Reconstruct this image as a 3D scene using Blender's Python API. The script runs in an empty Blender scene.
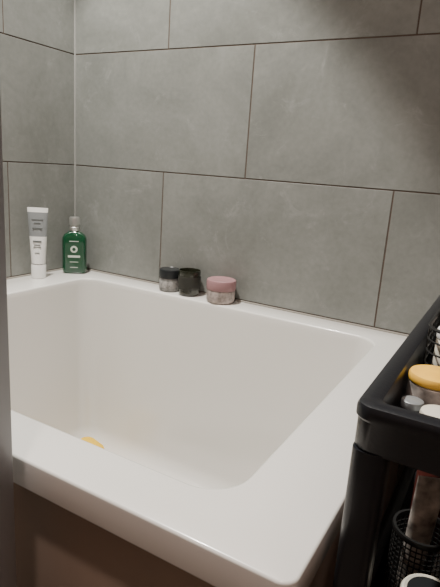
import bpy, bmesh, math, random
from mathutils import Vector, Matrix
random.seed(4)
S=bpy.context.scene
COL=S.collection
# ---------------------------------------------------------------- materials
def mat(name,col,rough=.5,metal=0,coat=0,bump=0,bscale=40,var=0,vscale=8,trans=0,sss=0,ior=1.45):
    m=bpy.data.materials.new(name);m.use_nodes=True
    nt=m.node_tree;b=nt.nodes['Principled BSDF']
    c=tuple(col)+(1,)
    b.inputs['Base Color'].default_value=c
    b.inputs['Roughness'].default_value=rough
    b.inputs['Metallic'].default_value=metal
    b.inputs['Coat Weight'].default_value=coat
    b.inputs['Coat Roughness'].default_value=.08
    b.inputs['Transmission Weight'].default_value=trans
    b.inputs['IOR'].default_value=ior
    tc=nt.nodes.new('ShaderNodeTexCoord')
    if var:
        n=nt.nodes.new('ShaderNodeTexNoise');n.inputs['Scale'].default_value=vscale;n.inputs['Detail'].default_value=6
        nt.links.new(tc.outputs['Object'],n.inputs['Vector'])
        r=nt.nodes.new('ShaderNodeValToRGB')
        r.color_ramp.elements[0].position=.3;r.color_ramp.elements[1].position=.7
        r.color_ramp.elements[0].color=tuple(x*(1-var) for x in col)+(1,)
        r.color_ramp.elements[1].color=tuple(min(1,x*(1+var)) for x in col)+(1,)
        nt.links.new(n.outputs['Fac'],r.inputs['Fac']);nt.links.new(r.outputs['Color'],b.inputs['Base Color'])
    if bump:
        n=nt.nodes.new('ShaderNodeTexNoise');n.inputs['Scale'].default_value=bscale;n.inputs['Detail'].default_value=4
        nt.links.new(tc.outputs['Object'],n.inputs['Vector'])
        bp=nt.nodes.new('ShaderNodeBump');bp.inputs['Strength'].default_value=bump;bp.inputs['Distance'].default_value=.002
        nt.links.new(n.outputs['Fac'],bp.inputs['Height']);nt.links.new(bp.outputs['Normal'],b.inputs['Normal'])
    return m

def tile_mat():
    m=bpy.data.materials.new('concrete_tile');m.use_nodes=True
    nt=m.node_tree;N=nt.nodes;L=nt.links;b=N['Principled BSDF']
    tc=N.new('ShaderNodeTexCoord');geo=N.new('ShaderNodeNewGeometry')
    off=N.new('ShaderNodeVectorMath');off.operation='SCALE'
    comb=N.new('ShaderNodeCombineXYZ')
    for i in range(3): L.new(geo.outputs['Random Per Island'],comb.inputs[i])
    L.new(comb.outputs[0],off.inputs[0]);off.inputs['Scale'].default_value=13
    add=N.new('ShaderNodeVectorMath');add.operation='ADD'
    L.new(tc.outputs['Object'],add.inputs[0]);L.new(off.outputs[0],add.inputs[1])
    n1=N.new('ShaderNodeTexNoise');n1.inputs['Scale'].default_value=5.0;n1.inputs['Detail'].default_value=9;n1.inputs['Roughness'].default_value=.66;n1.inputs['Distortion'].default_value=.7
    n2=N.new('ShaderNodeTexNoise');n2.inputs['Scale'].default_value=90;n2.inputs['Detail'].default_value=5
    n3=N.new('ShaderNodeTexNoise');n3.inputs['Scale'].default_value=10;n3.inputs['Detail'].default_value=12;n3.inputs['Roughness'].default_value=.80;n3.inputs['Distortion'].default_value=1.0
    for n in(n1,n2,n3): L.new(add.outputs[0],n.inputs['Vector'])
    r=N.new('ShaderNodeValToRGB')
    r.color_ramp.elements[0].position=.34;r.color_ramp.elements[0].color=(.178,.184,.170,1)
    r.color_ramp.elements[1].position=.66;r.color_ramp.elements[1].color=(.240,.246,.230,1)
    L.new(n1.outputs['Fac'],r.inputs['Fac'])
    r3=N.new('ShaderNodeValToRGB');r3.color_ramp.elements[0].position=.56;r3.color_ramp.elements[0].color=(0,0,0,1)
    r3.color_ramp.elements[1].position=.70;r3.color_ramp.elements[1].color=(.6,.6,.6,1)
    L.new(n3.outputs['Fac'],r3.inputs['Fac'])
    mx=N.new('ShaderNodeMixRGB');mx.inputs['Color2'].default_value=(.335,.34,.325,1)
    L.new(r3.outputs['Color'],mx.inputs['Fac']);L.new(r.outputs['Color'],mx.inputs['Color1'])
    m2=N.new('ShaderNodeMixRGB');m2.blend_type='OVERLAY';m2.inputs['Fac'].default_value=.15
    L.new(mx.outputs[0],m2.inputs['Color1']);L.new(n2.outputs['Fac'],m2.inputs['Color2'])
    L.new(m2.outputs[0],b.inputs['Base Color'])
    b.inputs['Roughness'].default_value=.36
    bp=N.new('ShaderNodeBump');bp.inputs['Strength'].default_value=.25;bp.inputs['Distance'].default_value=.002
    L.new(n3.outputs['Fac'],bp.inputs['Height']);L.new(bp.outputs['Normal'],b.inputs['Normal'])
    return m
M_tile=tile_mat()
M_grout=mat('grout_brown',(.10,.074,.058),.9)
M_sil=mat('silicone',(.26,.26,.245),.6)
M_acr=mat('tub_acrylic',(.79,.772,.735),.24,coat=.3)
M_panel=mat('panel_taupe',(.34,.26,.21),.5,var=.12,vscale=5,bump=.1)
M_floor=mat('floor_tile_dark',(.16,.13,.11),.45,var=.2)
M_plaster=mat('plaster_white',(.75,.73,.70),.8,bump=.1)
M_plwarm=mat('plaster_warm',(.46,.37,.31),.8,bump=.1)
M_black=mat('black_plastic',(.010,.011,.014),.33,bump=.08,bscale=300)
M_wire=mat('black_wire',(.02,.02,.02),.4,metal=.3)
M_frame=mat('grey_frame',(.34,.35,.37),.35,metal=.2)
M_chrome=mat('chrome',(.8,.8,.8),.12,metal=1)
M_white=mat('white_plastic',(.8,.8,.78),.35)
M_silver=mat('silver_label',(.30,.32,.33),.35,metal=.3)
M_ink=mat('ink',(.12,.13,.13),.6)
M_green=mat('green_glass',(.002,.055,.022),.08,coat=.8)
M_lab=mat('label_white',(.60,.66,.58),.5)
M_dark=mat('dark_lid',(.018,.020,.022),.3)
M_olive=mat('dark_olive_glass',(.018,.020,.012),.18,coat=.5)
M_greyj=mat('grey_jar',(.22,.215,.21),.45,var=.45,vscale=70)
M_pink=mat('pink_lid',(.34,.19,.20),.4)
M_beige=mat('beige_label',(.40,.34,.32),.5,var=.45,vscale=90)
M_yel=mat('yellow_lid',(.95,.52,.07),.45,var=.12,vscale=60)
M_sponge=mat('sponge_yellow',(.95,.60,.04),.8,bump=1,bscale=220)
M_cream=mat('cream_plastic',(.72,.68,.58),.4)
M_brown=mat('brown_bottle',(.07,.03,.02),.25)
M_pattern=mat('patterned_tube',(.42,.38,.35),.4,var=.8,vscale=55)
M_red=mat('red_brown',(.10,.025,.02),.4)
# ---------------------------------------------------------------- helpers
def fin(name,bm,mats,parent=None,smooth=True,angle=35):
    me=bpy.data.meshes.new(name)
    bmesh.ops.recalc_face_normals(bm,faces=bm.faces)
    bm.to_mesh(me);bm.free()
    for m in (mats if isinstance(mats,(list,tuple)) else [mats]): me.materials.append(m)
    o=bpy.data.objects.new(name,me);COL.objects.link(o)
    if parent: o.parent=parent
    if smooth:
        me.polygons.foreach_set('use_smooth',[True]*len(me.polygons))
        try: me.set_sharp_from_angle(angle=math.radians(angle))
        except Exception: pass
    return o
def empty(name,loc=(0,0,0),rz=0):
    e=bpy.data.objects.new(name,None);COL.objects.link(e);e.location=loc;e.rotation_euler=(0,0,rz);e.empty_display_size=.05
    return e
def box(bm,a,b,mi=0,bev=0,seg=2):
    t=bmesh.new();r=bmesh.ops.create_cube(t,size=1)
    for v in t.verts: v.co=Vector([ (a[i]+b[i])/2+v.co[i]*(b[i]-a[i]) for i in range(3)])
    if bev: bmesh.ops.bevel(t,geom=list(t.edges),offset=bev,segments=seg,profile=.5,affect='EDGES')
    for f in t.faces: f.material_index=mi
    me=bpy.data.meshes.new('t');t.to_mesh(me);t.free();bm.from_mesh(me);bpy.data.meshes.remove(me)
def lathe(bm,prof,mi=0,n=48,c=(0,0),M=None,sx=1,sy=1):
    rings=[]
    for p in prof:
        r,z=p[0],p[1]
        if r<1e-6:
            v=Vector((c[0],c[1],z)); rings.append([bm.verts.new(M@v if M else v)])
        else:
            ring=[]
            for i in range(n):
                a=2*math.pi*i/n
                v=Vector((c[0]+r*sx*math.cos(a),c[1]+r*sy*math.sin(a),z))
                ring.append(bm.verts.new(M@v if M else v))
            rings.append(ring)
    for k in range(len(rings)-1):
        A,B=rings[k],rings[k+1];m=prof[k+1][2] if len(prof[k+1])>2 else mi
        for i in range(n):
            j=(i+1)%n
            if len(A)==1 and len(B)==1: continue
            if len(A)==1: f=bm.faces.new([A[0],B[j],B[i]])
            elif len(B)==1: f=bm.faces.new([A[i],A[j],B[0]])
            else: f=bm.faces.new([A[i],A[j],B[j],B[i]])
            f.material_index=m
def rr(x0,x1,y0,y1,r,n=8):
    r=min(r,(x1-x0)/2-1e-4,(y1-y0)/2-1e-4);P=[]
    for cx,cy,a0 in((x1-r,y1-r,0),(x0+r,y1-r,90),(x0+r,y0+r,180),(x1-r,y0+r,270)):
        for i in range(n+1):
            a=math.radians(a0+90*i/n);P.append((cx+r*math.cos(a),cy+r*math.sin(a)))
    return P
def loft(bm,rings,cap0=False,cap1=False,mis=None):
    R=[[bm.verts.new(v) for v in ring] for ring in rings]
    n=len(R[0])
    for k in range(len(R)-1):
        for i in range(n):
            j=(i+1)%n
            f=bm.faces.new([R[k][i],R[k][j],R[k+1][j],R[k+1][i]])
            if mis: f.material_index=mis[k]
    if cap0: bm.faces.new(R[0])
    if cap1:
        f=bm.faces.new(R[-1]);
        if mis: f.material_index=mis[-1]
    return R
def rod(bm,a,b,r,n=8,mi=0):
    a=Vector(a);b=Vector(b);d=b-a
    M=Matrix.Translation(a)@d.to_track_quat('Z','Y').to_matrix().to_4x4()
    lathe(bm,[(0,0),(r,0),(r,d.length),(0,d.length)],mi,n,M=M)

# ---------------------------------------------------------------- room
RIM=.60; CAMZ=RIM+.333
XR,YR,HC=1.62,-2.1,2.3
G=.0032
zrows=[0,.302,.604,.908,1.211,1.513,1.815,2.117,HC]
def tiled_wall(name,axis,length,joints_odd,joints_even,M):
    bm=bmesh.new()
    def bx(s0,s1,z0,z1,d0,d1,mi,bev=0):
        t=bmesh.new();box(t,(s0,d0,z0),(s1,d1,z1),mi,bev,1)
        t.transform(M);me=bpy.data.meshes.new('t');t.to_mesh(me);t.free();bm.from_mesh(me);bpy.data.meshes.remove(me)
    bx(-.0,length,0,HC,.0012,.10,0)
    for k in range(len(zrows)-1):
        js=joints_odd if k%2==0 else joints_even
        xs=[0]+[j for j in js if .01<j<length-.01]+[length]
        for a,b in zip(xs[:-1],xs[1:]):
            bx(a+G/2,b-G/2,zrows[k]+G/2,zrows[k+1]-G/2,0,.004,1,.0005)
    return fin(name,bm,[M_grout,M_tile],smooth=False)
x3=[.322-.6+.601*k for k in range(0,5)]
x2=[.567-.6+.601*k for k in range(0,5)]
tiled_wall('wall_back','x',XR,x3,x2,Matrix.Identity(4))
y3=[.235+.601*k for k in range(0,5)];y2=[.53+.601*k for k in range(0,5)]
ML=Matrix(((0,-1,0,0),(-1,0,0,0),(0,0,1,0),(0,0,0,1)))
tiled_wall('wall_left','y',-YR,y3,y2,ML)
bm=bmesh.new();box(bm,(XR,YR,0),(XR+.1,.1,HC));fin('wall_right',bm,M_plwarm,smooth=False)
bm=bmesh.new();box(bm,(-.1,YR-.1,0),(XR+.1,YR,HC));fin('wall_front',bm,M_plwarm,smooth=False)
bm=bmesh.new();box(bm,(-.1,YR-.1,-.05),(XR+.1,.1,0));fin('floor',bm,M_floor,smooth=False)
bm=bmesh.new();box(bm,(-.1,YR-.1,HC),(XR+.1,.1,HC+.05));fin('ceiling',bm,M_plaster,smooth=False)
bm=bmesh.new()
rod(bm,(.000,0,RIM),(.000,0,HC),.0034,8)
fin('trim_1',bm,M_sil)
bm=bmesh.new()
rod(bm,(0,-.0015,RIM+.001),(1.05,-.0015,RIM+.001),.003,8)
rod(bm,(.0015,0,RIM+.001),(.0015,-.80,RIM+.001),.003,8)
fin('trim_2',bm,mat('silicone_dark',(.26,.24,.21),.5))
bm=bmesh.new()
box(bm,(.690,-.872,0),(.754,-.832,HC),0,.003)
box(bm,(.684,-.866,0),(.690,-.838,HC),0,.001)
fin('door_frame',bm,M_frame)

# ---------------------------------------------------------------- bathtub
tub=empty('bathtub')
X1,Y0=1.054,-.800
ix0,ix1,iy0,iy1=.125,.952,-.728,-.074
def ring(x0,x1,y0,y1,r,z,n=10): return [(x,y,RIM+z) for x,y in rr(x0,x1,y0,y1,r,n)]
def outr(d,z,r=.016): return ring(.002+d,X1-d,Y0+d,-.002-d,max(r-d,.003),z)
def inr(e,z,r=.050): return ring(ix0-e,ix1+e,iy0-e,iy1+e,r+e,z)
rings=[outr(.03,-.038),outr(.003,-.038),outr(.0008,-.0372),outr(0,-.035),outr(0,-.003),outr(.0009,-.0009),outr(.003,0),
 inr(.005,0),inr(.003,-.0003),inr(.001,-.0015),inr(0,-.0045),inr(-.0006,-.016)]
for k in range(1,9):
    t=k/8;rings.append(inr(-.0006-.019*t,-.016-.424*t,.052+.015*t))
D=.49
for k in range(1,8):
    a=math.pi/2*k/7
    rings.append(inr(-.0196-.048*(1-math.cos(a)),-.44-(D-.44)*math.sin(a),.070))
rings.append(inr(-.20,-D-.004,.05))
bm=bmesh.new();loft(bm,rings,cap1=True)
fin('shell',bm,M_acr,tub,angle=60)
bm=bmesh.new()
box(bm,(.004,-.770,0),(X1-.03,-.752,RIM-.036),0,.001)
box(bm,(X1-.048,-.752,0),(X1-.03,-.004,RIM-.036),0,.001)
fin('apron_panel',bm,M_panel,tub)
bm=bmesh.new()
lathe(bm,[(0,.0),(.028,0),(.028,.004),(.020,.005),(.018,.002),(0,.002)],0,32,c=(.78,-.40),M=Matrix.Translation((0,0,RIM-D-.004)))
fin('drain',bm,M_chrome,tub)

sp=empty('bath_sponge',(.272,-.214,RIM-D+.0005),math.radians(-14))
bm=bmesh.new();R=[]
for e,z in((.012,0),(.004,.003),(0,.012),(0,.060),(.003,.071),(.009,.077),(.018,.079)):
    R.append([(x,y,z) for x,y in rr(-.045+e,.045-e,-.028+e,.028-e,.022,6)])
loft(bm,R,True,True);fin('foam',bm,M_sponge,sp)

# ---------------------------------------------------------------- tube standing on cap
tube=empty('face_cream_tube',(.040,-.176,RIM+.0005),math.radians(38))
bm=bmesh.new()
lathe(bm,[(0,0),(.0185,0),(.0195,.001),(.0195,.036),(.0185,.038),(0,.038)],0,40)
fin('cap',bm,M_white,tube)
bm=bmesh.new();R=[]
n=40
zs=[.038,.041,.05,.08,.115,.1155,.15,.175,.180,.192]
for z in zs:
    t=(z-.038)/(.192-.038)
    w=.0185+(.0275-.0185)*t; d=.0185*(1-t)**.8+.0012
    if z==.038: w,d=.015,.015
    R.append([(w*math.copysign(abs(math.cos(a))**(1-.3*t),math.cos(a)),d*math.sin(a),z) for a in [2*math.pi*i/n for i in range(n)]])
loft(bm,R,True,True,mis=[0,0,0,0,1,1,1,1,0,0])
fin('body',bm,[M_white,M_silver],tube)
bm=bmesh.new()
def dz(z):
    t=(z-.038)/(.192-.038);return .0185*(1-t)**.8+.0012
for z,w,h in((.100,.022,.004),(.092,.016,.002),(.086,.020,.0015),(.070,.012,.002),(.135,.026,.004),(.150,.018,.002),(.160,.030,.0012)):
    y=-dz(z)*.98
    box(bm,(-w/2,y-.0012,z),(w/2,y+.003,z+h))
fin('print',bm,M_ink,tube,smooth=False)

# ---------------------------------------------------------------- green bottle
bot=empty('aftershave_bottle',(.057,-.058,RIM+.0005),math.radians(40))
bm=bmesh.new();R=[];mi=[]
def sr(w,d,r,z):return [(x,y,z) for x,y in rr(-w,w,-d,d,r,6)]
for w,d,r,z in((.029,.015,.010,0),(.033,.0185,.012,.004),(.034,.0195,.013,.012),(.0345,.0195,.013,.095),(.0335,.019,.013,.104),(.029,.017,.013,.113),(.020,.014,.012,.119),(.0125,.0115,.011,.122),(.0115,.0115,.0113,.126)):
    R.append(sr(w,d,r,z))
loft(bm,R,True,True);fin('glass_body',bm,M_green,bot)
bm=bmesh.new();lathe(bm,[(0,.124),(.0135,.124),(.0145,.126),(.0145,.134),(.0125,.136),(.0125,.139),(.015,.141),(.0150,.160),(.0135,.163),(0,.1635)],0,32)
fin('cap',bm,mat('silver_cap',(.62,.62,.60),.28,metal=.8),bot)
bm=bmesh.new()
lathe(bm,[(0,0),(.0100,0),(.0100,.0008),(0,.0008)],0,28,M=Matrix.Translation((0,-.0196,.072))@Matrix.Rotation(math.pi/2,4,'X'))
for z,w,h in((.094,.026,.002),(.048,.034,.006),(.034,.024,.0015),(.018,.022,.0015)):
    box(bm,(-w/2,-.0203,z),(w/2,-.019,z+h))
fin('label',bm,M_lab,bot,smooth=False)
bm=bmesh.new()
lathe(bm,[(0,0),(.0050,0),(.0050,.0006),(0,.0006)],0,20,M=Matrix.Translation((0,-.0204,.072))@Matrix.Rotation(math.pi/2,4,'X'))
fin('emblem',bm,M_green,bot,smooth=False)

# ---------------------------------------------------------------- jars
j=empty('cosmetic_jar',(.382,-.034,RIM+.0005))
bm=bmesh.new();lathe(bm,[(0,0),(.023,0),(.0265,.002),(.0275,.006),(.0275,.034),(.025,.037),(0,.037)],0,40);fin('body',bm,M_greyj,j)
bm=bmesh.new();lathe(bm,[(0,.037),(.0275,.037),(.0285,.038),(.0285,.055),(.0272,.058),(.024,.059),(.023,.058),(0,.058)],0,40);fin('lid',bm,M_dark,j)
bm=bmesh.new();lathe(bm,[(.0277,.010),(.0279,.011),(.0279,.028),(.0277,.029)],0,40);fin('label',bm,mat('label_grey',(.33,.32,.31),.5,var=.5,vscale=120),j)
j=empty('scented_candle',(.447,-.037,RIM+.0005))
bm=bmesh.new();lathe(bm,[(0,0),(.024,0),(.0265,.003),(.028,.008),(.029,.062),(.0283,.066),(.0270,.066),(.0262,.062),(.026,.045),(0,.045)],0,40);fin('glass',bm,M_olive,j)
bm=bmesh.new();lathe(bm,[(0,.045),(.0258,.045),(.0258,.0475),(0,.0475)],0,32);rod(bm,(0,0,.047),(.002,0,.056),.0009,6);fin('wax',bm,mat('wax_dark',(.10,.10,.07),.5),j)
bm=bmesh.new();lathe(bm,[(.0287,.018),(.0291,.019),(.0296,.050),(.0294,.051)],0,40);fin('label',bm,mat('label_dark',(.03,.03,.025),.6),j)
j=empty('face_cream_jar',(.545,-.040,RIM+.0005))
bm=bmesh.new();lathe(bm,[(0,0),(.031,0),(.0345,.003),(.0360,.008),(.0362,.030),(.034,.033),(0,.033)],0,48);fin('body',bm,M_beige,j)
bm=bmesh.new();lathe(bm,[(0,.033),(.0365,.033),(.0372,.0345),(.0374,.053),(.0362,.0570),(.033,.0585),(.031,.0580),(0,.0575)],0,48);fin('lid',bm,M_pink,j)

# ---------------------------------------------------------------- cart
cart=empty('utility_cart')
cx0,cx1,cy0,cy1,CT=1.066,1.366,-.732,-.130,CAMZ-.188
W=.020
def tray(ztop,name,h=.046):
    bm=bmesh.new()
    def q(e,r,z):return [(x,y,z) for x,y in rr(cx0+e,cx1-e,cy0+e,cy1-e,r,6)]
    loft(bm,[q(.010,.012,ztop-h),q(.004,.014,ztop-h+.001),q(.002,.015,ztop-h+.005),q(.002,.015,ztop-.016),q(.0,.016,ztop-.013),q(0,.016,ztop-.005),q(.0015,.015,ztop-.0015),q(.005,.013,ztop),q(W-.005,.010,ztop),q(W-.001,.010,ztop-.002),
      q(W,.010,ztop-.006),q(W+.002,.010,ztop-h+.008),q(W+.005,.01,ztop-h+.005)],True,True)
    fin(name,bm,M_black,cart)
tray(CT,'top_tray',.046);tray(.455,'middle_tray');tray(.17,'bottom_tray')
bm=bmesh.new()
PW=.016
for px in(cx0+PW+.002,cx1-PW-.002):
    for py in(cy0+PW+.002,cy1-PW-.002):
        t=[(x,y) for x,y in rr(px-PW,px+PW,py-PW,py+PW,.009,4)]
        t2=[(x,y) for x,y in rr(px-PW+.002,px+PW-.002,py-PW+.002,py+PW-.002,.008,4)]
        for z0,z1 in((.168,.412),(.453,CT-.044)):
            loft(bm,[[(x,y,z0) for x,y in t2],[(x,y,z0+.03) for x,y in t],[(x,y,z1) for x,y in t]],True,True)
        loft(bm,[[(x,y,.05) for x,y in t2],[(x,y,.125) for x,y in t]],True,True)
fin('posts',bm,M_black,cart)
bm=bmesh.new()
for px in(cx0+.03,cx1-.03):
    for py in(cy0+.03,cy1-.03):
        M=Matrix.Translation((px-.009,py,.026))@Matrix.Rotation(math.pi/2,4,'Y')
        lathe(bm,[(0,0),(.022,0),(.0255,.003),(.0255,.015),(.022,.018),(0,.018)],0,24,M=M)
        rod(bm,(px,py,.03),(px,py,.128),.006,8)
fin('casters',bm,M_black,cart)

TF=CT-.0405
wb=empty('wire_basket')
bm=bmesh.new()
bx0,bx1,by0,by1=1.092,1.33,-.535,-.17
BH=.062
for z in (.003,.018,.033,.047,BH):
    P=[(x,y,TF+z) for x,y in rr(bx0,bx1,by0,by1,.03,4)]
    for a,b in zip(P,P[1:]+P[:1]):
        if (Vector(a)-Vector(b)).length>1e-5: rod(bm,a,b,.0022 if z==BH else .0011,6)
for x in [bx0+.03+i*.0175 for i in range(11)]:
    rod(bm,(x,by0,TF+.003),(x,by0,TF+BH),.0011,6);rod(bm,(x,by1,TF+.003),(x,by1,TF+BH),.0011,6);rod(bm,(x,by0,TF+.003),(x,by1,TF+.003),.0011,6)
for y in [by0+.03+i*.0175 for i in range(18)]:
    rod(bm,(bx0,y,TF+.003),(bx0,y,TF+BH),.0011,6);rod(bm,(bx1,y,TF+.003),(bx1,y,TF+BH),.0011,6)
fin('wires',bm,M_wire,wb)
def jar(name,loc,r,h,lh,mb,ml,dome=0,inset=None):
    e=empty(name,loc)
    bm=bmesh.new();lathe(bm,[(0,0),(r*.86,0),(r*.95,.002),(r*.97,.006),(r*.97,h-lh-.002),(r*.9,h-lh),(0,h-lh)],0,40);fin('body',bm,mb,e)
    bm=bmesh.new();pr=[(0,h-lh),(r*.98,h-lh),(r,h-lh+.001),(r,h-.003),(r*.95,h-.0005),(r*.88,h)]
    if inset: pr+=[(r*.80,h-.001),(0,h-.001)]
    else:
        for k in range(1,5): pr.append((r*.88*(1-k/4),h+dome*math.sin(math.pi/2*k/4)))
    lathe(bm,pr,0,40);fin('lid',bm,ml,e)
    if inset:
        bm=bmesh.new();lathe(bm,[(0,h-.001),(r*.79,h-.001),(r*.78,h+.0003),(0,h+.0003)],0,40);fin('lid_disc',bm,inset,e)
    return e
jar('bath_salts_jar',(1.115,-.596,TF+.0005),.0265,.035,.009,M_pattern,M_yel,.003)
jar('hand_cream_jar',(1.130,-.662,TF+.0005),.018,.022,.007,M_white,M_cream,.002)
jar('lip_balm_pot',(1.102,-.640,TF+.0005),.011,.018,.007,M_dark,M_silver,.001)
jar('lotion_pot',(1.120,-.500,TF+.0045),.020,.056,.012,M_cream,M_white,.004)
jar('lotion_pot',(1.118,-.445,TF+.0045),.018,.060,.012,M_white,M_pattern,.003)
jar('lotion_pot',(1.165,-.420,TF+.0045),.026,.040,.012,M_white,M_white,.004)
jar('hair_wax_tin',(1.180,-.590,TF+.0005),.030,.026,.010,M_dark,M_silver,.001)
MF=.455-.0408
def bottle(name,loc,r,h,nr,ch,mb,mc,rx=0,ry=0):
    e=empty(name,loc);e.rotation_euler=(rx,ry,0)
    bm=bmesh.new();lathe(bm,[(0,0),(r*.9,0),(r,.004),(r,h*.74),(r*.93,h*.8),(nr*1.3,h*.87),(nr,h*.89),(nr,h-ch*.5)],0,32);fin('body',bm,mb,e)
    bm=bmesh.new();lathe(bm,[(0,h-ch),(nr*1.35,h-ch),(nr*1.4,h-ch+.002),(nr*1.4,h-.002),(nr*1.25,h),(0,h)],0,32);fin('cap',bm,mc,e)
    return e
cup=empty('wire_mesh_cup',(1.128,-.575,MF+.0005))
bm=bmesh.new();H=.132;r0=.031
lathe(bm,[(0,0),(r0,0),(r0,.003),(0,.003)],0,32)
lathe(bm,[(r0-.0015,H-.006),(r0+.0015,H-.006),(r0+.0022,H-.003),(r0+.0015,H),(r0-.0015,H),(r0-.0015,H-.006)],0,40)
for i in range(32):
    a=2*math.pi*i/32
    rod(bm,(r0*math.cos(a),r0*math.sin(a),.002),(r0*math.cos(a),r0*math.sin(a),H-.003),.0008,5)
for k in range(1,20):
    z=k*H/20;lathe(bm,[(r0-.0006,z-.0006),(r0+.0006,z-.0006),(r0+.0006,z+.0006),(r0-.0006,z+.0006),(r0-.0006,z-.0006)],0,32)
fin('mesh',bm,M_wire,cup)
tb=empty('hand_cream_tube',(1.120,-.577,MF+.006));tb.rotation_euler=(0,math.radians(3),math.radians(25))
bm=bmesh.new();R=[]
for k in range(9):
    t=k/8;z=.02+.170*t;w=.0125+.004*t;d=.012*(1-t)**.7+.001
    R.append([(w*math.cos(2*math.pi*i/28),d*math.sin(2*math.pi*i/28),z) for i in range(28)])
loft(bm,R,True,True);lathe(bm,[(0,0),(.010,0),(.0105,.002),(.0105,.021),(0,.021)],0,24);fin('body',bm,M_pattern,tb)
tbr=empty('toothbrush',(1.143,-.572,MF+.006));tbr.rotation_euler=(0,math.radians(5),0)
bm=bmesh.new();rod(bm,(0,0,0),(0,0,.15),.0035,10);box(bm,(-.005,-.003,.148),(.005,.003,.176),0,.002)
fin('handle',bm,M_white,tbr)
bm=bmesh.new()
for i in range(3):
    for k in range(6): rod(bm,(-.003+.003*i,-.002,.151+.004*k),(-.003+.003*i,-.013,.151+.004*k),.0011,6)
fin('bristles',bm,M_cream,tbr)
bottle('lotion_bottle',(1.192,-.60,MF+.001),.026,.215,.011,.03,M_brown,M_dark)
bottle('body_wash_bottle',(1.130,-.485,MF+.001),.026,.215,.012,.03,M_red,M_dark)
bottle('conditioner_bottle',(1.20,-.47,MF+.001),.028,.20,.012,.03,M_white,M_silver)
jar('powder_tin',(1.150,-.657,MF+.0005),.028,.118,.012,M_dark,M_cream,.001,inset=M_dark)
jar('hair_mask_jar',(1.125,-.40,MF+.0005),.030,.10,.02,M_dark,M_dark,.002)

# ---------------------------------------------------------------- lights
def spot_or_fill(x,y,power,size,col,cone=None,blend=.5,target=None,name='ceiling_spot_or_fill'):
    e=empty(name,(x,y,HC))
    bm=bmesh.new();lathe(bm,[(.032,-.006),(.034,-.008),(.045,-.008),(.047,-.004),(.047,0)],0,40);fin('trim_ring',bm,M_chrome,e)
    bm=bmesh.new();lathe(bm,[(0,-.003),(.033,-.003)],0,32)
    me=bpy.data.materials.get('bulb')
    if not me:
        me=bpy.data.materials.new('bulb');me.use_nodes=True;b=me.node_tree.nodes['Principled BSDF']
        b.inputs['Emission Color'].default_value=(1,.85,.7,1);b.inputs['Emission Strength'].default_value=6
    fin('lens',bm,me,e)
    l=bpy.data.lights.new('lamp','SPOT' if cone else 'AREA');l.energy=power;l.color=col
    if cone: l.spot_size=math.radians(cone);l.spot_blend=blend;l.shadow_soft_size=size
    else: l.shape='DISK';l.size=size
    o=bpy.data.objects.new('lamp',l);COL.objects.link(o);o.parent=e;o.location=(0,0,-.03)
    if target:
        d=Vector(target)-Vector((x,y,HC-.03));o.rotation_euler=d.to_track_quat('-Z','Y').to_euler()
spot_or_fill(.30,-.52,200,.035,(1,.965,.89),cone=70,blend=.22)
spot_or_fill(1.10,-1.35,12,.10,(1,.82,.74))  # warm fill lamp with fixture, added behind the camera to lift the shade
w=bpy.data.worlds.new('world');S.world=w;w.use_nodes=True
w.node_tree.nodes['Background'].inputs[0].default_value=(.9,.9,1,1);w.node_tree.nodes['Background'].inputs[1].default_value=.1

# ---------------------------------------------------------------- camera
th,ps=math.radians(13.84),math.radians(29.1);c,s=.9976,.0689
h=Vector((-math.sin(ps),math.cos(ps),0));r=Vector((math.cos(ps),math.sin(ps),0));z=Vector((0,0,1))
fw=math.cos(th)*h-math.sin(th)*z;up=math.sin(th)*h+math.cos(th)*z
U=c*r+s*up;V=-s*r+c*up
cd=bpy.data.cameras.new('camera');cam=bpy.data.objects.new('camera',cd);COL.objects.link(cam)
M=Matrix((U,V,-fw)).transposed().to_4x4();M.translation=Vector((1.159,-1.147,CAMZ))
cam.matrix_world=M
cd.sensor_fit='VERTICAL';cd.sensor_height=36;cd.lens=36*515/587;cd.clip_start=.01
S.camera=cam
